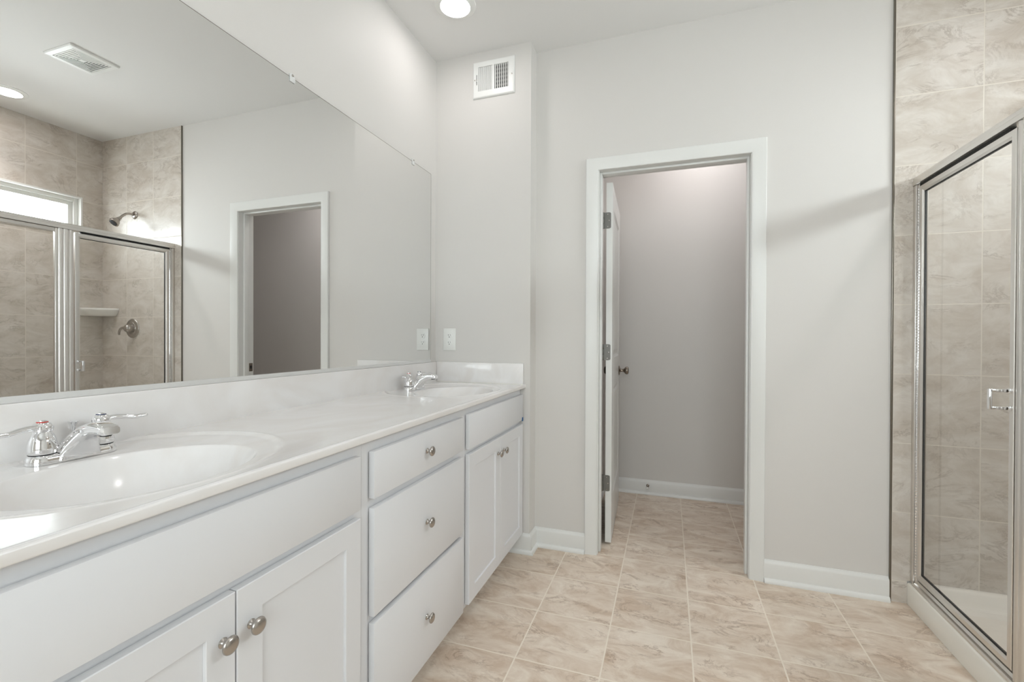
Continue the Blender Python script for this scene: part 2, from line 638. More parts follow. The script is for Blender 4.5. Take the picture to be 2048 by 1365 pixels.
def panel_leaf(bm, w, h, t):
    """two-panel hollow-core door in local coords: x 0..w along the leaf, y 0..t thick"""
    frames = [(0.115, w - 0.115, 0.24, 0.86), (0.115, w - 0.115, 1.03, h - 0.125)]
    xs = sorted({0, w, 0.115, w - 0.115})
    zs = sorted({0, h, 0.24, 0.86, 1.03, h - 0.125})
    for y, s in ((0, 1), (t, -1)):
        grid = {}
        for x in xs:
            for z in zs:
                grid[(x, z)] = bm.verts.new((x, y, z))
        for i in range(len(xs) - 1):
            for j in range(len(zs) - 1):
                c = (xs[i], xs[i + 1], zs[j], zs[j + 1])
                q = [grid[(xs[i], zs[j])], grid[(xs[i + 1], zs[j])], grid[(xs[i + 1], zs[j + 1])], grid[(xs[i], zs[j + 1])]]
                if c in [tuple(f) for f in frames]:
                    prev = q
                    for ins, dep in ((0.004, 0.003), (0.016, 0.008), (0.030, 0.008), (0.045, 0.002)):
                        nw = [bm.verts.new((c[0] + ins, y + s * dep, c[2] + ins)), bm.verts.new((c[1] - ins, y + s * dep, c[2] + ins)),
                              bm.verts.new((c[1] - ins, y + s * dep, c[3] - ins)), bm.verts.new((c[0] + ins, y + s * dep, c[3] - ins))]
                        for k in range(4):
                            l = (k + 1) % 4
                            bm.faces.new((prev[k], prev[l], nw[l], nw[k]))
                        prev = nw
                    bm.faces.new(prev)
                else:
                    bm.faces.new(q)
        if y == 0:
            g0 = grid
    g1 = grid
    for a in range(len(xs) - 1):
        for z in (0, h):
            bm.faces.new((g0[(xs[a], z)], g0[(xs[a + 1], z)], g1[(xs[a + 1], z)], g1[(xs[a], z)]))
    for a in range(len(zs) - 1):
        for x in (0, w):
            bm.faces.new((g0[(x, zs[a])], g0[(x, zs[a + 1])], g1[(x, zs[a + 1])], g1[(x, zs[a])]))
    bmesh.ops.recalc_face_normals(bm, faces=bm.faces)


leaf_rot = math.radians(92.4)
LW = 0.712
LX, LY = 0.972, 2.6135     # hinge-side corner on the visible face
T_leaf = Matrix.Translation((LX, LY, 0)) @ Matrix.Rotation(leaf_rot, 4, 'Z')


def leafify(bm):
    bmesh.ops.transform(bm, matrix=T_leaf, verts=bm.verts)
    return bm


bm = B()
panel_leaf(bm, LW, 2.012, 0.0335)
bmesh.ops.translate(bm, vec=(0, 0, 0.013), verts=bm.verts)
leaf = link('door_leaf', leafify(bm), M['trim'], door)
KP = [(0.032, 0.0), (0.033, 0.003), (0.031, 0.006), (0.02, 0.009), (0.012, 0.012), (0.010, 0.020), (0.0105, 0.030), (0.014, 0.036), (0.022, 0.042), (0.0265, 0.050),
      (0.027, 0.056), (0.024, 0.063), (0.016, 0.067), (0.0, 0.068)]
for s in (-1, 1):
    bm = B()
    lathe(bm, KP, (LW - 0.062, 0.0 if s < 0 else 0.0335, 0.935), axis='y', flip=s)
    link('door_knob', leafify(bm), M['bronze'], leaf, smooth=40)
for z in (1.815, 1.079, 0.345):
    hg = B()
    # leaf plate on the door's hinge edge (rounded corners) and the knuckle
    pl = [(0.0, -0.0445), (0.026, -0.0445), (0.0315, -0.0425), (0.0335, -0.0385), (0.0335, 0.0385), (0.0315, 0.0425), (0.026, 0.0445), (0.0, 0.0445)]
    x_l, x_r = JX0 + 0.001, LX - 0.0085
    k = (x_r - x_l) / 0.0335
    extrude_profile(hg, [(x_l + u * k, z + v) for u, v in pl], 'y', 2.6095, 2.6125)
    for kz in range(3):
        lathe(hg, [(0.0, 0), (0.0055, 0), (0.0065, 0.002), (0.0065, 0.027), (0.0055, 0.029), (0.0, 0.029)], (JX0 + 0.004, 2.6065, z - 0.0445 + kz * 0.030), seg=16)
    h_ = link('hinge', hg, M['hinge'], door, smooth=35)
    sc = B()
    for dx, dz in ((0.62, 0.034), (0.78, 0.0), (0.62, -0.034)):
        lathe(sc, [(0.0035, 0), (0.003, 0.0008), (0.0, 0.001)], (x_l + dx * (x_r - x_l), 2.6095, z + dz), axis='y', seg=12, flip=-1)
    link('screw', sc, M['nickel'], h_)

# ------------------------------------------------------------------ windows
win = empty('window_1', (XR, (WY0 + WY1) / 2, WZ0), 'short wide white vinyl window high in the shower tile', 'window', kind=ST)
boxes('window_return', [(XR - 0.004, 3.20, WY0, WY0 + 0.012, WZ0, WZ1), (XR - 0.004, 3.20, WY1 - 0.012, WY1, WZ0, WZ1),
                        (XR - 0.004, 3.20, WY0 + 0.012, WY1 - 0.012, WZ0, WZ0 + 0.012), (XR - 0.004, 3.20, WY0 + 0.012, WY1 - 0.012, WZ1 - 0.012, WZ1)], M['plastic'], win, bev=0.0015)


def wframe(name, x0, x1, ins, wdt, bev):
    a0, a1, b0, b1 = WY0 + ins, WY1 - ins, WZ0 + ins, WZ1 - ins
    return boxes(name, [(x0, x1, a0, a0 + wdt, b0, b1), (x0, x1, a1 - wdt, a1, b0, b1), (x0, x1, a0 + wdt, a1 - wdt, b0, b0 + wdt), (x0, x1, a0 + wdt, a1 - wdt, b1 - wdt, b1)], M['plastic'], win, bev=bev)


wframe('window_frame', 3.135, 3.195, 0.012, 0.028, 0.002)
wframe('window_sash', 3.150, 3.185, 0.040, 0.030, 0.003)
boxes('window_pane', [(3.166, 3.170, WY0 + 0.067, WY1 - 0.067, WZ0 + 0.067, WZ1 - 0.067)], M['wglass'], win)
fill_win = empty('fill_window', ((RX0 + RX1) / 2, -1.6, RZ0), 'added window in the unseen wall behind the camera, for daylight fill', 'window', kind=ST)
boxes('window_frame', [(RX0, RX0 + 0.06, -1.70, -1.63, RZ0, RZ1), (RX1 - 0.06, RX1, -1.70, -1.63, RZ0, RZ1), (RX0, RX1, -1.70, -1.63, RZ0, RZ0 + 0.06),
                       (RX0, RX1, -1.70, -1.63, RZ1 - 0.06, RZ1), (1.47, 1.53, -1.70, -1.63, RZ0, RZ1)], M['plastic'], fill_win)
boxes('window_pane', [(RX0 + 0.05, RX1 - 0.05, -1.668, -1.662, RZ0 + 0.05, RZ1 - 0.05)], M['wglass'], fill_win)

# ------------------------------------------------------------------ vanity cabinets
XF = 0.515        # face frame plane
XD = 0.535        # door and drawer face plane
ZC = 0.8865       # underside of the counter
ZB = 0.100


def cab_body(name, y0, y1, parent, stiles, rails, end_right=False):
    bm = B()
    t = 0.016
    box(bm, 0.003, XF - 0.019, y0, y0 + t, ZB - 0.0, ZC)
    box(bm, 0.003, XF - 0.019, y1 - t, y1, ZB - 0.0, ZC)
    box(bm, 0.003, XF - 0.019, y0 + t, y1 - t, ZB, ZB + t)
    box(bm, 0.003, 0.009, y0 + t, y1 - t, ZB + t, ZC)
    box(bm, 0.003, 0.45, y0, y0 + t, 0, ZB)
    box(bm, 0.003, 0.45, y1 - t, y1, 0, ZB)
    box(bm, 0.435, 0.45, y0 + t, y1 - t, 0, ZB)          # toe kick
    for a, c in stiles:
        box(bm, XF - 0.019, XF, a, c, ZB, ZC)
    for a, c in rails:
        box(bm, XF - 0.019, XF, stiles[0][1], stiles[-1][0], a, c)
    return link(name, bm, M['cab'], parent)


def slab(name, y0, y1, z0, z1, parent):
    bm = B()
    box(bm, XF + 0.0025, XD, y0, y1, z0, z1, bev=0.0016, seg=2)
    return link(name, bm, M['cab'], parent, smooth=35)


def shaker(name, y0, y1, z0, z1, parent, st=0.055):
    bm = B()
    x0, x1, rec = XF + 0.0025, XD, 0.0065

    def ring(ins, x):
        return [bm.verts.new((x, y0 + ins, z0 + ins)), bm.verts.new((x, y1 - ins, z0 + ins)), bm.verts.new((x, y1 - ins, z1 - ins)), bm.verts.new((x, y0 + ins, z1 - ins))]
    R = [ring(0, x0), ring(0, x1 - 0.0015), ring(0.0015, x1), ring(st, x1), ring(st + 0.0012, x1 - 0.0008), ring(st + 0.002, x1 - rec), ]
    bm.faces.new(R[0])
    for a, c in zip(R, R[1:]):
        for k in range(4):
            l = (k + 1) % 4
            bm.faces.new((a[k], a[l], c[l], c[k]))
    bm.faces.new(R[-1])
    bmesh.ops.recalc_face_normals(bm, faces=bm.faces)
    return link(name, bm, M['cab'], parent)


KN = [(0.0, 0.0), (0.0088, 0.0), (0.0090, 0.0012), (0.0078, 0.0025), (0.0060, 0.0040), (0.0050, 0.0065), (0.0050, 0.0095), (0.0062, 0.0125), (0.0100, 0.0145),
      (0.0142, 0.0158), (0.0158, 0.0178), (0.0158, 0.0195), (0.0145, 0.0218), (0.0110, 0.0240), (0.0060, 0.0254), (0.0, 0.0258)]
knob_me = None


def knob(y, z, parent):
    global knob_me
    if knob_me is None:
        bm = B()
        lathe(bm, KN, (0, 0, 0), axis='x', seg=48)
        knob_me = bpy.data.meshes.new('knob')
        bm.to_mesh(knob_me)
        bm.free()
        knob_me.materials.append(M['nickel'])
        knob_me.shade_smooth()
        knob_me.set_sharp_from_angle(angle=math.radians(50))
    o = bpy.data.objects.new('knob', knob_me)
    C.objects.link(o)
    off = Vector((0, 0, 0))
    q = parent
    while q is not None:
        off += q.location
        q = q.parent
    o.parent = parent
    o.location = Vector((XD, y, z)) - off
    return o


def sink_base(y0, y1, d0, d1, kz, label, knobs):
    c = (d0 + d1) / 2
    r = empty('sink_base_cabinet', (0.26, (y0 + y1) / 2, 0), label, 'cabinet', 'sink base cabinets under the counter')
    cab_body('cabinet_body', y0, y1, r, [(y0, y0 + 0.035), (y1 - 0.035, y1)], [(ZB, ZB + 0.04), (0.69, 0.73), (0.845, ZC)])
    slab('false_front', d0, d1, 0.7180, 0.8550, r)
    for (a, b_), ky in (((d0, c - 0.0015), knobs[0]), ((c + 0.0015, d1), knobs[1])):
        d = shaker('cabinet_door', a, b_, 0.1060, 0.6970, r)
        knob(ky, kz, d)
    return r


sink_base(0.240, 1.006, 0.267, 0.979, 0.620, 'white sink base cabinet nearest the camera, with two shaker doors under the near basin', (0.596, 0.654))
sink_base(1.629, 2.362, 1.652, 2.353, 0.627, 'white sink base cabinet at the far end by the outlet wall, with two shaker doors', (1.972, 2.046))
dc = empty('drawer_cabinet', (0.26, 1.3175, 0), 'white three-drawer cabinet between the two sink base cabinets', 'cabinet')
cab_body('cabinet_body', 1.0065, 1.6285, dc, [(1.0065, 1.04), (1.595, 1.6285)], [(ZB, ZB + 0.04), (0.385, 0.42), (0.695, 0.735), (0.845, ZC)])
for z0, z1, kz in ((0.7270, 0.8530, 0.791), (0.4120, 0.7020, 0.561), (0.1060, 0.3940, 0.252)):
    d = slab('drawer', 1.035, 1.600, z0, z1, dc)
    knob(1.3175, kz, d)
boxes('masking_tape', [(XD + 0.0002, XD + 0.0008, 2.335, 2.3535, 0.713, 0.733), (XD - 0.016, XD + 0.0008, 2.3533, 2.3541, 0.713, 0.733)], M['tape'],
      label='small scrap of blue masking tape on the edge of the far cabinet false front', cat='tape')

# ------------------------------------------------------------------ countertop with integral basins
ZT = 0.907
CY0, CY1, CX1 = 0.235, 2.3665, 0.545
ct = empty('vanity_countertop', (0.27, 1.3, ZC), 'long glossy white cultured marble countertop with two integral oval basins', 'countertop')


def sm(a, c, x):
    t = min(1, max(0, (x - a) / (c - a)))
    return t * t * (3 - 2 * t)


BX, BA, BB = 0.305, 0.170, 0.205     # bowl ellipse


def zsurf(x, y, c):
    ro = math.sqrt(((x - 0.245) / 0.27) ** 2 + ((y - c) / 0.305) ** 2)
    z = ZT - 0.0045 * (1 - sm(0.93, 1.0, ro))
    z += 0.0012 * math.exp(-((ro - 0.995) / 0.018) ** 2)
    z = ZT + (z - ZT)
    z -= 0.004 * (1 - sm(0.62, 0.95, ro))
    ri = math.sqrt(((x - BX) / BA) ** 2 + ((y - (c - 0.01)) / BB) ** 2)
    if ri < 1.06:
        t = 1.06 - ri
        z -= 0.128 * (1 - max(0, (ri / 1.06)) ** 3.4) ** 1.15 * 1.0
    return z


def sink_patch(c):
    bm = B()
    x0, x1, y0, y1 = 0.012, 0.533, c - 0.34, c + 0.34
    cx, cy = BX, c - 0.01
    ang = [2 * PI * i / 180 for i in range(180)]
    for X, Y in ((x0, y0), (x1, y0), (x0, y1), (x1, y1)):
        a = math.atan2(Y - cy, X - cx) % (2 * PI)
        i = min(range(len(ang)), key=lambda k: abs(ang[k] - a))
        ang[i] = a
    ang.sort()
    rings = []
    T_in = [0.02, 0.06, 0.12] + [0.12 + 0.06 * k for k in range(1, 11)] + [0.76, 0.80, 0.84, 0.87, 0.90, 0.925, 0.95, 0.97, 0.985, 1.0, 1.015, 1.03, 1.045, 1.06]
    for t in T_in:
        rings.append([(cx + BA * t * math.cos(a_) * k_, cy + BB * t * math.sin(a_) * k_) for a_, k_ in
                      [(a, 1 / math.sqrt((math.cos(a)) ** 2 + (math.sin(a)) ** 2)) for a in [math.atan2(math.sin(q) / BB, math.cos(q) / BA) for q in ang]]])
    edge = []
    for q in ang:
        dx, dy = math.cos(q), math.sin(q)
        s = 9
        if dx > 1e-9:
            s = min(s, (x1 - cx) / dx)
        if dx < -1e-9:
            s = min(s, (x0 - cx) / dx)
        if dy > 1e-9:
            s = min(s, (y1 - cy) / dy)
        if dy < -1e-9:
            s = min(s, (y0 - cy) / dy)
        edge.append((cx + dx * s, cy + dy * s))
    last = rings[-1]
    for k in range(1, 57):
        f = k / 56
        rings.append([(p[0] + (e[0] - p[0]) * f, p[1] + (e[1] - p[1]) * f) for p, e in zip(last, edge)])
    vr = []
    for r in rings[:-1]:
        vr.append([bm.verts.new((x, y, zsurf(x, y, c))) for x, y in r])
    vr.append([bm.verts.new((x, y, zsurf(x, y, c))) for x, y in rings[-1]])
    n = len(ang)
    for a, b_ in zip(vr, vr[1:]):
        for k in range(n):
            l = (k + 1) % n
            bm.faces.new((a[k], a[l], b_[l], b_[k]))
    cv = bm.verts.new((cx, cy, zsurf(cx, cy, c)))
    for k in range(n):
        bm.faces.new((cv, vr[0][k], vr[0][(k + 1) % n]))
    bmesh.ops.recalc_face_normals(bm, faces=bm.faces)
    if sum(f.normal.z for f in bm.faces) < 0:
        bmesh.ops.reverse_faces(bm, faces=bm.faces)
    return bm


SC = (0.612, 2.000)
for c, lb in zip(SC, ('near', 'far')):
    bm = sink_patch(c)
    bs = link('basin', bm, M['marble'], ct, smooth=60)
    zb = zsurf(BX, c - 0.01, c)
    bm = B()
    lathe(bm, [(0.0225, 0.0), (0.0235, 0.002), (0.021, 0.0035), (0.017, 0.002), (0.016, 0.001), (0.0, 0.001)], (BX, c - 0.01, zb), seg=32)
    lathe(bm, [(0.0145, 0.001), (0.0145, 0.005), (0.012, 0.007), (0.0, 0.0075)], (BX, c - 0.01, zb), seg=32)
    link('drain', bm, M['chrome'], bs, smooth=40)

bm = B()
ys = [CY0, SC[0] - 0.34, SC[0] + 0.34, SC[1] - 0.34, SC[1] + 0.34, CY1]


def quad(p, q, r, s):
    bm.faces.new([bm.verts.new(v) for v in (p, q, r, s)])


for a, c in ((ys[0], ys[1]), (ys[2], ys[3]), (ys[4], ys[5])):
    quad((0.0005, a, ZT), (0.533, a, ZT), (0.533, c, ZT), (0.0005, c, ZT))
for a, c in ((ys[1], ys[2]), (ys[3], ys[4])):
    quad((0.0005, a, ZT - 0.009), (0.012, a, ZT - 0.009), (0.012, c, ZT - 0.009), (0.0005, c, ZT - 0.009))
prof = [(0.533, ZT), (0.5405, ZT - 0.0001), (0.543, ZT - 0.0008), (0.5445, ZT - 0.0022), (0.545, ZT - 0.0045), (0.545, ZC + 0.004), (0.5442, ZC + 0.0018), (0.542, ZC + 0.0004), (0.535, ZC), (0.50, ZC)]
pa = [bm.verts.new((x, CY0, z)) for x, z in prof]
pb = [bm.verts.new((x, CY1, z)) for x, z in prof]
for k in range(len(prof) - 1):
    bm.faces.new((pa[k], pb[k], pb[k + 1], pa[k + 1]))
quad((0.0005, CY0, ZT), (0.0005, CY0, ZC), (0.545, CY0, ZC), (0.545, CY0, ZT))
quad((0.0005, CY1, ZT), (0.0005, CY1, ZC), (0.545, CY1, ZC), (0.545, CY1, ZT))
bmesh.ops.remove_doubles(bm, verts=bm.verts, dist=0.00001)
link('counter_slab', bm, M['marble'], ct, smooth=50)
boxes('backsplash', [(0.0005, 0.0195, CY0, CY1, ZT - 0.012, 1.0195)], M['marble'], ct, bev=0.0025)
boxes('side_splash', [(0.0195, 0.535, YW - 0.0195, YW - 0.0008, ZT - 0.002, 1.0195)], M['marble'], ct, bev=0.0025)
boxes('caulk_bead', [(0.019, 0.5345, YW - 0.0225, YW - 0.019, ZT - 0.001, ZT + 0.003)], M['caulk'], ct, bev=0.001)

# ------------------------------------------------------------------ mirror
MY0, MY1, MZ0, MZ1 = 0.245, 2.2995, 1.0310, 2.0730
mr = empty('wall_mirror', (0, 1.27, MZ0), 'wide frameless wall mirror above the vanity backsplash', 'mirror')
boxes('mirror_glass', [(0.0008, 0.0062, MY0, MY1, MZ0, MZ1)], M['mirror'], mr)
boxes('mirror_channel', [(0.0008, 0.0095, MY0, MY1, 1.0200, 1.0235), (0.0068, 0.0095, MY0, MY1, 1.0235, 1.0335)], M['channel'], mr)
boxes('mirror_edge', [(0.0008, 0.0064, MY1, MY1 + 0.0015, MZ0, MZ1), (0.0008, 0.0064, MY0, MY1, MZ1, MZ1 + 0.0015)], M['edge'], mr)
mclip = mat('clear_plastic_clip', srgb(228, 228, 226), 0.15)
for y in (0.45, 1.292, 2.109):
    bm = B()
    box(bm, 0.0064, 0.0105, y - 0.012, y + 0.012, MZ1 - 0.016, MZ1 + 0.004, bev=0.002)
    box(bm, 0.0008, 0.0095, y - 0.009, y + 0.009, MZ1 + 0.002, MZ1 + 0.014, bev=0.002)
    cl = link('mirror_clip', bm, mclip, mr, smooth=35)
    bm = B()
    lathe(bm, [(0.0045, 0.0), (0.004, 0.0015), (0.0, 0.002)], (0.0095, y, MZ1 + 0.008), axis='x', seg=14)
    link('screw', bm, M['nickel'], cl, smooth=40)


# ------------------------------------------------------------------ faucets
def stadium(cx, cy, hx, hy, z, n=12):
    """rounded plate outline: long axis y"""
    pts = []
    r = hx
    for i in range(n + 1):
        a = PI * i / n
        pts.append((cx + r * math.cos(a), cy + (hy - r) + r * math.sin(a), z))
    for i in range(n + 1):
        a = PI + PI * i / n
        pts.append((cx + r * math.cos(a), cy - (hy - r) + r * math.sin(a), z))
    return pts


def rrect(x, cy, hw, z0, z1, r=0.35, n=5):
    """rounded rectangle section in the y-z plane"""
    h = (z1 - z0) / 2
    zc = (z0 + z1) / 2
    rr = min(hw, h) * r * 2
    pts = []
    for sx, sz, a0 in ((1, 1, 0), (-1, 1, PI / 2), (-1, -1, PI), (1, -1, 3 * PI / 2)):
        for i in range(n + 1):
            a = a0 + PI / 2 * i / n
            pts.append((x, cy + sx * (hw - rr) + rr * math.cos(a), zc + sz * (h - rr) + rr * math.sin(a)))
    return pts


def faucet(fx, fy, label):
    zc = ZT - 0.0078
    r = empty('faucet', (fx, fy, zc), label, 'faucet', 'centerset bathroom faucets')
    bm = B()
    hx, hy = 0.026, 0.078
    loft(bm, [stadium(fx, fy, hx, hy, zc), stadium(fx, fy, hx, hy, zc + 0.006), stadium(fx, fy, hx - 0.0008, hy - 0.001, zc + 0.012),
              stadium(fx, fy, hx - 0.003, hy - 0.003, zc + 0.017), stadium(fx, fy, hx - 0.006, hy - 0.006, zc + 0.019)])
    link('base_plate', bm, M['chrome'], r, smooth=50)
    # spout: wide flared foot sweeping up and forward to a narrower tip, hollow curve below the tip
    bm = B()
    front = [(.0320, .004), (.0325, .010), (.0350, .017), (.0400, .025), (.0480, .034), (.0590, .0430), (.0740, .0500), (.090, .0540), (.106, .0555), (.118, .0555), (.1250, .0580)]
    back = [(-.020, .004), (-.017, .013), (-.0080, .023), (.0040, .035), (.0160, .048), (.0310, .0610), (.0490, .0715), (.070, .0785), (.092, .0800), (.112, .0770), (.1230, .0725)]
    half = [.042, .0395, .0365, .0320, .0275, .0240, .0215, .0200, .0190, .0180, .0150]
    c3 = catmull([(a[0], a[1], h) for a, h in zip(front, half)], 4)
    c4 = catmull([(a[0], a[1], 0) for a in back], 4)
    fine = []
    for F, K in zip(c3, c4):
        d = Vector((K.x - F.x, K.y - F.y))
        ln = d.length
        d.normalize()
        ring = []
        for q in rrect(0, 0, F.z, 0, ln, r=0.36):
            ring.append((fx + F.x + d.x * q[2], fy + q[1], zc + F.y + d.y * q[2]))
        fine.append(ring)
    loft(bm, fine)
    sp = link('spout', bm, M['chrome'], r, smooth=45)
    bm = B()
    lathe(bm, [(0.0, 0.0), (0.009, 0.0), (0.0105, 0.002), (0.0105, 0.008), (0.0, 0.008)], (fx + 0.106, fy, zc + 0.0525), seg=24)
    link('aerator', bm, M['black'], sp, smooth=40)
    for s in (-1, 1):
        hy_ = fy + s * 0.051
        bm = B()
        lathe(bm, [(0.0, 0.018), (0.0215, 0.018), (0.0215, 0.021), (0.0, 0.021)], (fx, hy_, zc), seg=36)
        collar = link('black_ring', bm, M['black'], r)  # black ring set in the gap under the handle bell
        bm = B()
        lathe(bm, [(0.0, 0.0205), (0.0225, 0.0205), (0.0235, 0.0225), (0.0235, 0.028), (0.0228, 0.038), (0.0208, 0.048), (0.0175, 0.057), (0.0145, 0.062), (0.0138, 0.064),
                   (0.0165, 0.066), (0.0172, 0.071), (0.0160, 0.077), (0.0130, 0.0815), (0.0100, 0.083), (0.0, 0.083)], (fx, hy_, zc), seg=40)
        hd = link('handle', bm, M['chrome'], r, smooth=40)
        bm = B()
        k = s
        pts = [(fx + 0.002, hy_ + k * 0.008, zc + 0.0735), (fx + 0.005, hy_ + k * 0.022, zc + 0.0745), (fx + 0.010, hy_ + k * 0.040, zc + 0.0735), (fx + 0.014, hy_ + k * 0.058, zc + 0.0700),
               (fx + 0.017, hy_ + k * 0.072, zc + 0.0705), (fx + 0.0185, hy_ + k * 0.081, zc + 0.0715), (fx + 0.019, hy_ + k * 0.0845, zc + 0.0717)]
        tube(bm, pts, [0.0110, 0.0098, 0.0088, 0.0080, 0.0082, 0.0074, 0.0030], seg=20, flat=(1.0, 0.62))
        link('lever', bm, M['chrome'], hd, smooth=60)
        bm = B()
        lathe(bm, [(0.0092, 0.0825), (0.0092, 0.0842), (0.0078, 0.0846), (0.0, 0.0846)], (fx, hy_, zc), seg=28)
        ix = link('index_ring', bm, M['red'] if s < 0 else M['blue'], hd, smooth=40, label='red hot index ring' if s < 0 else 'blue cold index ring')
        bm = B()
        lathe(bm, [(0.0074, 0.0840), (0.0072, 0.0860), (0.0050, 0.0872), (0.0, 0.0875)], (fx, hy_, zc), seg=28)
        link('cap', bm, M['chrome'], hd, smooth=40)
    bm = B()
    lathe(bm, [(0.0, 0.0), (0.0028, 0.0), (0.0028, 0.052), (0.0048, 0.056), (0.0052, 0.060), (0.0062, 0.064), (0.0095, 0.070), (0.0098, 0.0715), (0.0085, 0.0722), (0.0, 0.0722)],
          (fx - 0.034, fy + 0.018, zc), seg=24)
    link('lift_rod', bm, M['chrome'], r, smooth=35)
    return r


faucet(0.074, 0.622, 'chrome two-handle faucet behind the near basin, closest to the camera')
faucet(0.074, 2.010, 'chrome two-handle faucet behind the far basin, in front of the wall with the outlet')


# ------------------------------------------------------------------ outlet
ox, oz, oy = 0.0925, 1.147, YW
ol = empty('electrical_outlet', (ox, oy, oz), 'white duplex electrical outlet on the wall beside the mirror, above the side splash', 'outlet')
bm = B()
box(bm, ox - 0.0395, ox + 0.0395, oy - 0.0055, oy - 0.0003, oz - 0.0625, oz + 0.0625, bev=0.0025, seg=3)
link('cover_plate', bm, M['plastic'], ol, smooth=40)
for dz in (0.0205, -0.0205):
    bm = B()
    prof = []
    for i in range(40):
        a = 2 * PI * i / 40
        prof.append((ox + 0.0172 * math.cos(a), oz + dz + max(-0.0135, min(0.0135, 0.0172 * math.sin(a)))))
    extrude_profile(bm, prof, 'y', oy - 0.0075, oy - 0.005)
    rc = link('receptacle', bm, M['plastic'], ol)
    bm = B()
    box(bm, ox - 0.0072, ox - 0.0052, oy - 0.0080, oy - 0.0070, oz + dz + 0.000, oz + dz + 0.0085)
    box(bm, ox + 0.0048, ox + 0.0064, oy - 0.0080, oy - 0.0070, oz + dz + 0.001, oz + dz + 0.0080)
    lathe(bm, [(0.0, 0.0), (0.0026, 0.0), (0.0026, 0.0008), (0.0, 0.0008)], (ox, oy - 0.0078, oz + dz - 0.0065), axis='y', seg=16)
    link('socket_slots', bm, M['dark'], rc)
bm = B()
lathe(bm, [(0.0032, 0.0), (0.0028, 0.001), (0.0, 0.0012)], (ox, oy - 0.0055, oz), axis='y', seg=16, flip=-1)
link('screw', bm, M['vent'], ol, smooth=40)

# ------------------------------------------------------------------ wall register
vx0, vx1, vz0, vz1 = 0.234, 0.4775, 2.483, 2.684
vr_ = empty('wall_vent', ((vx0 + vx1) / 2, YW, vz0), 'white metal supply vent with vertical louvres high on the projecting wall', 'vent')
bm = B()
fw = 0.033
yb, yf = YW - 0.0005, YW - 0.011
lx0, lx1, lz0, lz1 = vx0 + fw, vx1 - fw, vz0 + 0.036, vz1 - 0.032


def rect(x0, x1, z0, z1, y):
    return [(x0, y, z0), (x1, y, z0), (x1, y, z1), (x0, y, z1)]


loft(bm, [rect(vx0, vx1, vz0, vz1, yb), rect(vx0, vx1, vz0, vz1, YW - 0.005), rect(vx0 + 0.004, vx1 - 0.004, vz0 + 0.004, vz1 - 0.004, yf + 0.001), rect(vx0 + 0.008, vx1 - 0.008, vz0 + 0.008, vz1 - 0.008, yf),
          rect(lx0, lx1, lz0, lz1, yf), rect(lx0, lx1, lz0, lz1, yb)], cap=False)
link('vent_frame', bm, M['vent'], vr_)
boxes('vent_backing', [(lx0, lx1, YW - 0.0015, YW - 0.0004, lz0, lz1)], M['duct'], vr_)
xm = (lx0 + lx1) / 2
boxes('centre_bar', [(xm - 0.006, xm + 0.006, yf, yf + 0.007, lz0, lz1)], M['vent'], vr_)
for bank, (a, c, tilt) in enumerate(((lx0, xm - 0.006, 1), (xm + 0.006, lx1, -1))):
    bm = B()
    nb = 7
    pitch = (c - a) / nb
    for i in range(nb + (0)):
        xc = a + pitch * (i + 0.5)
        w = 0.0098
        dx = 0.5 * w * math.cos(math.radians(42)) * tilt
        dy = 0.5 * w * math.sin(math.radians(42))
        p = [(xc - dx, YW - 0.0062 - dy), (xc + dx, YW - 0.0062 + dy)]
        t = 0.0006
        extrude_profile(bm, [(p[0][0] - t, p[0][1]), (p[0][0] + t, p[0][1]), (p[1][0] + t, p[1][1]), (p[1][0] - t, p[1][1])], 'z', lz0, lz1)
    link('louvre_bank', bm, M['vent'], vr_)
bm = B()
for z in [lz0 + 0.022 * (k + 0.7) for k in range(6)]:
    box(bm, xm + 0.006, lx1, YW - 0.0022, YW - 0.0016, z, z + 0.010)
link('damper_blades', bm, M['damper'], vr_)
bm = B()
box(bm, lx0 - 0.010, lx0 - 0.007, yf - 0.0004, yf + 0.001, (vz0 + vz1) / 2 - 0.028, (vz0 + vz1) / 2 + 0.028)
link('lever_slot', bm, M['dark'], vr_)
bm = B()
tube(bm, [(lx0 - 0.0085, yf + 0.001, 2.576), (lx0 - 0.0085, yf - 0.006, 2.573), (lx0 - 0.0085, yf - 0.012, 2.568)], [0.0025, 0.0025, 0.003], seg=10, smooth=3)
link('damper_lever', bm, M['vent'], vr_)
for x in (vx0 + 0.014, vx1 - 0.014):
    bm = B()
    lathe(bm, [(0.004, 0.0), (0.0035, 0.0012), (0.0, 0.0018)], (x, yf, (vz0 + vz1) / 2), axis='y', seg=14, flip=-1)
    link('screw', bm, M['nickel'], vr_)

# ------------------------------------------------------------------ ceiling exhaust grille (seen in the mirror)
gx, gy, gw = 1.917, 1.698, 0.119
cv = empty('ceiling_vent', (gx, gy, CEIL), 'square white ceiling vent grille seen in the mirror', 'vent')


def sq(h, z):
    return [(gx - h, gy - h, z), (gx + h, gy - h, z), (gx + h, gy + h, z), (gx - h, gy + h, z)]


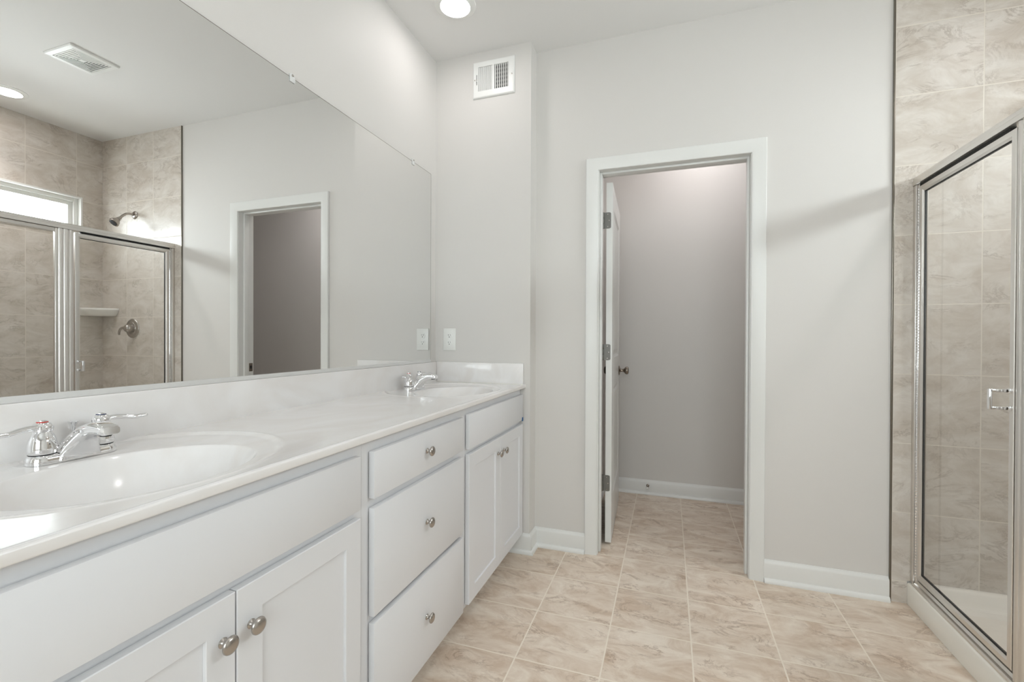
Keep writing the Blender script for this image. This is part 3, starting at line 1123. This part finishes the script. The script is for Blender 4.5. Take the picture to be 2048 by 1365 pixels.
bm = B()
loft(bm, [sq(gw, CEIL - 0.0005), sq(gw, CEIL - 0.004), sq(gw - 0.004, CEIL - 0.009), sq(gw - 0.027, CEIL - 0.010), sq(gw - 0.027, CEIL - 0.0005)], cap=False)
link('vent_frame', bm, M['vent'], cv)
boxes('vent_backing', [(gx - gw + 0.027, gx + gw - 0.027, gy - gw + 0.027, gy + gw - 0.027, CEIL - 0.0012, CEIL - 0.0004)], M['duct'], cv)
bm = B()
h = gw - 0.032
while h > 0.012:
    loft(bm, [sq(h, CEIL - 0.0095), sq(h + 0.0035, CEIL - 0.003), sq(h - 0.001, CEIL - 0.0025), sq(h - 0.0045, CEIL - 0.0095), sq(h, CEIL - 0.0095)], cap=False)
    h -= 0.0105
box(bm, gx - 0.011, gx + 0.011, gy - 0.011, gy + 0.011, CEIL - 0.0095, CEIL - 0.003)
link('louvre_rings', bm, M['vent'], cv)


# ------------------------------------------------------------------ recessed lamps
def can(x, y, label, lens='lens', group='recessed ceiling lights'):
    r = empty('recessed_light', (x, y, CEIL), label, 'ceiling light', group)
    bm = B()
    lathe(bm, [(0.098, -0.0004), (0.098, -0.003), (0.094, -0.0052), (0.076, -0.0075), (0.074, -0.0105), (0.0705, -0.011), (0.0690, -0.006), (0.0690, -0.001)], (x, y, CEIL), seg=64)
    link('lamp_trim', bm, M['vent'], r, smooth=35)
    bm = B()
    lathe(bm, [(0.0695, -0.003), (0.0685, -0.007), (0.060, -0.0085), (0.0, -0.0095)], (x, y, CEIL), seg=64)
    link('lamp_lens', bm, M[lens], r, smooth=60)


def downlight(x, y, watts):
    """the narrower downward beam of a recessed lamp"""
    d = bpy.data.lights.new('lamp_beam', 'SPOT')
    d.energy = watts
    d.color = CAN_COL
    d.spot_size = math.radians(105)
    d.spot_blend = 1.0
    d.shadow_soft_size = 0.06
    o = bpy.data.objects.new('lamp_beam', d)
    o.location = (x, y, CEIL - 0.02)
    C.objects.link(o)


can(0.302, 1.993, 'round white recessed light glowing above the far basin', 'lens_vanity')
can(2.785, 1.757, 'round recessed light over the shower, seen at the left edge of the mirror', 'lens_shower')
downlight(2.785, 1.757, 30.0)
can(0.55, 0.62, 'round recessed light above the near basin, out of frame overhead', 'lens_near')
can(1.75, 0.95, 'added round recessed light over the middle of the bathroom, unseen overhead, for fill', 'lens_near')  # unseen lamp added to brighten the shower and cabinets
downlight(1.75, 0.95, 13.0)  # spot added with it to brighten the floor
can(1.50, 3.14, 'round recessed light in the small room beyond the doorway', 'lens_closet')

# ------------------------------------------------------------------ shower pan
px0, px1, py0, py1 = 2.262, XR, 0.949, TF
pan = empty('shower_pan', ((px0 + px1) / 2, (py0 + py1) / 2, 0), 'off-white low shower pan with a raised front curb', 'shower pan')
bm = B()
gxs = [px0 + 0.0, px0 + 0.004, px0 + 0.009, px0 + 0.05, px0 + 0.085] + [px0 + 0.09 + 0.006 * i for i in range(9)] + [px0 + 0.16 + 0.04 * i for i in range(15)] + [px1 - 0.075 + 0.006 * i for i in range(10)] + [px1 - 0.012, px1 - 0.0005]
gxs = sorted({round(v, 4) for v in gxs if px0 <= v <= px1 - 0.0004})
gys = [py0 + 0.0005, py0 + 0.012] + [py0 + 0.018 + 0.006 * i for i in range(10)] + [py0 + 0.1 + 0.05 * i for i in range(27)] + [py1 - 0.075 + 0.006 * i for i in range(10)] + [py1 - 0.012, py1 - 0.0005]
gys = sorted({round(v, 4) for v in gys if v <= py1 - 0.0004})
pcx, pcy = 2.75, 1.7


def zpan(x, y):
    dw = min(px1 - x, py1 - y, y - py0)
    dr = math.hypot(x - pcx, y - pcy)
    zf = 0.030 + 0.014 * min(1, dr / 0.7)
    a = sm(0.015, 0.062, dw)
    zw = 0.101 * (1 - a) + zf * a
    c_ = sm(0.088, 0.135, x - px0)
    zc_ = 0.0945 * (1 - c_) + zf * c_
    if x - px0 < 0.009:
        zc_ -= 0.006 * (1 - math.sqrt(max(0, 1 - (1 - (x - px0) / 0.009) ** 2)))
    return max(zc_, zw) if x - px0 > 0.088 else zc_


g = [[bm.verts.new((x, y, zpan(x, y))) for y in gys] for x in gxs]
for i in range(len(gxs) - 1):
    for j in range(len(gys) - 1):
        bm.faces.new((g[i][j], g[i + 1][j], g[i + 1][j + 1], g[i][j + 1]))
lo = [bm.verts.new((px0, y, 0.0005)) for y in gys]
for j in range(len(gys) - 1):
    bm.faces.new((lo[j], g[0][j], g[0][j + 1], lo[j + 1]))
for jj in (0, -1):
    lows = [bm.verts.new((x, gys[jj], 0.0005)) for x in gxs]
    for i in range(len(gxs) - 1):
        bm.faces.new((g[i][jj], g[i + 1][jj], lows[i + 1], lows[i]))
lows = [bm.verts.new((gxs[-1], y, 0.0005)) for y in gys]
for j in range(len(gys) - 1):
    bm.faces.new((lows[j], g[-1][j], g[-1][j + 1], lows[j + 1]))
bmesh.ops.recalc_face_normals(bm, faces=bm.faces)
link('pan_body', bm, M['pan'], pan, smooth=50)
bm = B()
lathe(bm, [(0.052, 0.0), (0.050, 0.003), (0.046, 0.0035), (0.0, 0.0035)], (pcx, pcy, 0.0305), seg=40)
link('drain', bm, M['chrome'], pan, smooth=35)

# ------------------------------------------------------------------ shower enclosure
XC = 2.290
se = empty('shower_enclosure', (XC, 1.71, 0.0945), 'silver framed glass shower enclosure with a hinged door and fixed panel', 'shower enclosure')


def rbox(bm, x0, x1, y0, y1, z0, z1, b=0.003):
    box(bm, x0, x1, y0, y1, z0, z1, bev=b, seg=3)


bm = B()
hp = [(XC - 0.022, 1.822), (XC - 0.022, 1.838), (XC - 0.0185, 1.842), (XC - 0.0185, 1.850), (XC - 0.015, 1.8575), (XC - 0.008, 1.8605), (XC + 0.008, 1.8605), (XC + 0.015, 1.8575),
      (XC + 0.0185, 1.850), (XC + 0.0185, 1.842), (XC + 0.022, 1.838), (XC + 0.022, 1.822)]
extrude_profile(bm, hp, 'y', 0.950, TF - 0.0005)
link('header_rail', bm, M['alu'], se, smooth=30)
boxes('header_gap_shade', [(XC - 0.008, XC + 0.008, 1.885, 2.44, 1.812, 1.8225)], M['black'], se)  # black strip stands for the shade in the gap above the door
bm = B()
for z0 in (0,):
    rbox(bm, XC - 0.018, XC + 0.018, 2.4435, TF - 0.0005, 0.0955, 1.8215, 0.0025)
    rbox(bm, XC - 0.011, XC + 0.011, 2.434, 2.4435, 0.0955, 1.8215, 0.002)
link('wall_jamb', bm, M['alu'], se, smooth=35)
bm = B()
rbox(bm, XC - 0.018, XC + 0.018, 0.9500, 0.972, 0.0955, 1.8215, 0.0025)
link('wall_jamb', bm, M['alu'], se, smooth=35)
# sill track
bm = B()
tp = [(XC - 0.022, 0.0955), (XC - 0.022, 0.102), (XC - 0.018, 0.107), (XC - 0.010, 0.109), (XC - 0.006, 0.120), (XC + 0.010, 0.124), (XC + 0.016, 0.118), (XC + 0.022, 0.105), (XC + 0.022, 0.0955)]
extrude_profile(bm, tp, 'y', 0.9725, 2.4335)
link('sill_track', bm, M['alu'], se, smooth=30)
# mullion: three vertical flutes
bm = B()
mu = []
seg_c = [(1.777, 0.0115), (1.803, 0.0140), (1.828, 0.0115)]
rbox(bm, XC - 0.0125, XC + 0.0125, 1.768, 1.843, 0.112, 1.8215, 0.003)
for yc, hw in seg_c:
    lathe(bm, [(0.0, 0.0), (hw, 0.0), (hw, 1.709), (0.0, 1.709)], (XC - 0.0065, yc, 0.1120), seg=24)
    lathe(bm, [(0.0, 0.0), (hw, 0.0), (hw, 1.709), (0.0, 1.709)], (XC + 0.0065, yc, 0.1120), seg=24)
link('mullion', bm, M['alu'], se, smooth=35)
# fixed panel
fp = empty('fixed_panel', (0, 0, 0), parent=se)
fp.location = (0, 0, 0)
FY0, FY1 = 0.973, 1.767
bm = B()
for q in ((FY0, FY0 + 0.022, 0.125, 1.8215), (FY1 - 0.016, FY1, 0.125, 1.8215), (FY0 + 0.022, FY1 - 0.016, 0.125, 0.148), (FY0 + 0.022, FY1 - 0.016, 1.797, 1.8215)):
    rbox(bm, XC - 0.010, XC + 0.010, *q, 0.003)
link('panel_frame', bm, M['alu'], fp, smooth=35)
boxes('panel_glass', [(XC - 0.0025, XC + 0.0025, FY0 + 0.018, FY1 - 0.012, 0.142, 1.802)], M['glass'], fp)
# door
sd = empty('shower_door', (0, 0, 0), parent=se)
DY0, DY1, DZ0, DZ1 = 1.851, 2.430, 0.130, 1.8105
bm = B()
w = 0.027


def frame_member(bm, pts, prof):
    """pts: corner (y,z,dy,dz) inward mitre directions; prof: (inward, x)"""
    rings = [[(XC + px_, y + dy * u, z + dz * u) for u, px_ in prof] for y, z, dy, dz in pts]
    rings.append(rings[0])
    vr = [[bm.verts.new(p) for p in r] for r in rings[:-1]]
    vr.append(vr[0])
    n = len(prof)
    for a, c in zip(vr, vr[1:]):
        for k in range(n):
            l = (k + 1) % n
            bm.faces.new((a[k], a[l], c[l], c[k]))
    bmesh.ops.recalc_face_normals(bm, faces=bm.faces)


pf = [(0.0, -0.0095), (0.0015, -0.0115), (0.010, -0.0125), (0.019, -0.0115), (0.0225, -0.0080), (0.027, -0.0060), (0.027, 0.0060), (0.0225, 0.0080), (0.019, 0.0115), (0.010, 0.0125), (0.0015, 0.0115), (0.0, 0.0095)]
frame_member(bm, [(DY0, DZ0, 1, 1), (DY1, DZ0, -1, 1), (DY1, DZ1, -1, -1), (DY0, DZ1, 1, -1)], pf)
link('door_frame', bm, M['alu'], sd, smooth=25)
boxes('door_glass', [(XC - 0.0025, XC + 0.0025, DY0 + w - 0.003, DY1 - w + 0.003, DZ0 + w - 0.003, DZ1 - w + 0.003)], M['glass'], sd)
gy0, gy1, gz0, gz1 = DY0 + w, DY1 - w, DZ0 + w, DZ1 - w
boxes('glazing_gasket', [(XC - 0.004, XC + 0.004, gy0, gy0 + 0.0012, gz0, gz1), (XC - 0.004, XC + 0.004, gy1 - 0.0018, gy1, gz0, gz1), (XC - 0.004, XC + 0.004, gy0 + 0.002, gy1 - 0.003, gz0, gz0 + 0.003),
                         (XC - 0.004, XC + 0.004, gy0 + 0.002, gy1 - 0.003, gz1 - 0.003, gz1)], M['black'], sd)
bm = B()
zz = DZ0 + 0.004
while zz < DZ1 - 0.012:
    lathe(bm, [(0.0, 0.0), (0.003, 0.0), (0.0042, 0.0012), (0.0042, 0.0088), (0.003, 0.0100), (0.0, 0.0100)], (XC - 0.0125, 2.4325, zz), seg=10)
    zz += 0.0122
link('continuous_hinge', bm, M['chrome'], sd, smooth=35)
bm = B()
hz0, hz1, hy_ = 0.942, 0.997, 1.866
for z in (hz0, hz1):
    rbox(bm, XC - 0.062, XC - 0.0125, hy_ - 0.0055, hy_ + 0.0055, z - 0.0055, z + 0.0055, 0.002)
    rbox(bm, XC - 0.0165, XC - 0.0120, hy_ - 0.008, hy_ + 0.008, z - 0.008, z + 0.008, 0.0015)
rbox(bm, XC - 0.066, XC - 0.057, hy_ - 0.0055, hy_ + 0.0055, hz0 - 0.0055, hz1 + 0.0055, 0.002)
link('pull_handle', bm, M['chrome'], sd, smooth=35)

# ------------------------------------------------------------------ shower head, valve, corner shelf
sx, sz = 2.716, 2.112
sh = empty('overhead_shower', (sx, TF, sz), 'satin nickel shower head on a short curved arm, reflected above the enclosure', 'shower head')
bm = B()
lathe(bm, [(0.031, 0.0), (0.031, 0.002), (0.027, 0.006), (0.016, 0.010), (0.011, 0.011)], (sx, TF - 0.0005, sz), axis='y', flip=-1, seg=36)
link('flange', bm, M['nickel'], sh, smooth=40)
bm = B()
tube(bm, [(sx, TF - 0.004, sz), (sx, TF - 0.030, sz + 0.002), (sx, TF - 0.060, sz - 0.005), (sx, TF - 0.088, sz - 0.028), (sx, TF - 0.104, sz - 0.047)], [0.009] * 5, seg=18)
link('shower_arm', bm, M['nickel'], sh, smooth=60)
bm = B()
lathe(bm, [(0.0, -0.006), (0.010, -0.006), (0.012, 0.0), (0.013, 0.008), (0.016, 0.014), (0.014, 0.018), (0.018, 0.024), (0.028, 0.040), (0.034, 0.056), (0.0355, 0.061), (0.0345, 0.065), (0.030, 0.066), (0.0, 0.066)], (0, 0, 0), seg=40)
R_ = Matrix.Translation((sx, TF - 0.104, sz - 0.047)) @ Matrix.Rotation(math.radians(180 - 42), 4, 'X')
R_ = Matrix.Translation((sx, TF - 0.104, sz - 0.047)) @ Vector((0, 0, 1)).rotation_difference(Vector((0, -0.68, -0.73)).normalized()).to_matrix().to_4x4()
bmesh.ops.transform(bm, matrix=R_, verts=bm.verts)
hd = link('spray_head', bm, M['nickel'], sh, smooth=40)
bm = B()
lathe(bm, [(0.026, 0.0655), (0.026, 0.068), (0.020, 0.069), (0.0, 0.069)], (0, 0, 0), seg=32)
bmesh.ops.transform(bm, matrix=R_, verts=bm.verts)
link('spray_face', bm, M['dark'], hd, smooth=40)

vx, vz = 2.742, 1.221
sv = empty('shower_valve', (vx, TF, vz), 'round satin nickel shower valve with a curved lever, seen in the mirror through the glass', 'valve')
bm = B()
lathe(bm, [(0.076, 0.0), (0.076, 0.002), (0.072, 0.006), (0.060, 0.009), (0.050, 0.010), (0.047, 0.0125), (0.032, 0.014), (0.0, 0.014)], (vx, TF - 0.0005, vz), axis='y', flip=-1, seg=56)
link('escutcheon', bm, M['nickel'], sv, smooth=30)
bm = B()
lathe(bm, [(0.032, 0.012), (0.0315, 0.034), (0.028, 0.048), (0.021, 0.056), (0.010, 0.060), (0.0, 0.061)], (vx, TF, vz), axis='y', flip=-1, seg=36)
link('valve_hub', bm, M['nickel'], sv, smooth=40)
bm = B()
tube(bm, [(vx + 0.004, TF - 0.043, vz + 0.000), (vx + 0.028, TF - 0.053, vz + 0.003), (vx + 0.052, TF - 0.058, vz - 0.009), (vx + 0.066, TF - 0.057, vz - 0.034), (vx + 0.068, TF - 0.055, vz - 0.052)],
     [0.013, 0.0105, 0.009, 0.009, 0.007], seg=18, flat=(1, 0.8), up=(0, 1, 0))
link('valve_lever', bm, M['nickel'], sv, smooth=60)

bm = B()
zs0, zs1 = 1.318, 1.381
L_ = 0.198


def shelf_ring(k, z, inset=0.0):
    l = L_ * k
    x1_, y1_ = XR - 0.0005, TF - 0.0005
    pts = [(x1_, y1_, z), (x1_ - l, y1_, z), (x1_ - l, y1_ - 0.018, z)]
    for i in range(1, 12):
        t = i / 12
        a = Vector((x1_ - l, y1_ - 0.018))
        c = Vector((x1_ - 0.018, y1_ - l))
        p = a.lerp(c, t)
        bulge = 0.014 * math.sin(PI * t) * k
        pts.append((p.x - bulge * 0.7, p.y - bulge * 0.7, z))
    pts += [(x1_ - 0.018, y1_ - l, z), (x1_, y1_ - l, z)]
    return pts


loft(bm, [shelf_ring(0.80, zs0), shelf_ring(0.88, zs0 + 0.010), shelf_ring(0.955, zs0 + 0.028), shelf_ring(0.995, zs0 + 0.048), shelf_ring(1.0, zs1 - 0.006), shelf_ring(0.985, zs1 - 0.001), shelf_ring(0.96, zs1), shelf_ring(0.90, zs1 - 0.004), shelf_ring(0.84, zs1 - 0.007)])
link('corner_shelf', bm, M['shelfmat'], smooth=45, label='white ceramic corner shelf in the shower, seen in the mirror', cat='shelf')

# ------------------------------------------------------------------ spring door stop
dx, dy, dz = 1.130, 3.556, 0.066
ds = empty('spring_door_stop', (dx, dy, dz), 'small dark spring door stop on the baseboard beyond the doorway', 'door stop')
bm = B()
lathe(bm, [(0.011, 0.0), (0.011, 0.003), (0.007, 0.006), (0.0, 0.006)], (dx, dy + 0.0005, dz), axis='y', flip=-1, seg=20)
link('mount', bm, M['bronze'], ds, smooth=40)
bm = B()
pts = [(dx + 0.006 * math.cos(t * 0.785), dy - 0.005 - 0.058 * t / 96, dz + 0.006 * math.sin(t * 0.785)) for t in range(97)]
tube(bm, pts, [0.0013] * 97, seg=6, smooth=0)
link('spring', bm, M['bronze'], ds, smooth=60)
bm = B()
lathe(bm, [(0.0, 0.060), (0.0075, 0.060), (0.0085, 0.064), (0.0085, 0.073), (0.006, 0.077), (0.0, 0.078)], (dx, dy, dz), axis='y', flip=-1, seg=18)
link('tip', bm, M['plastic'], ds, smooth=40)
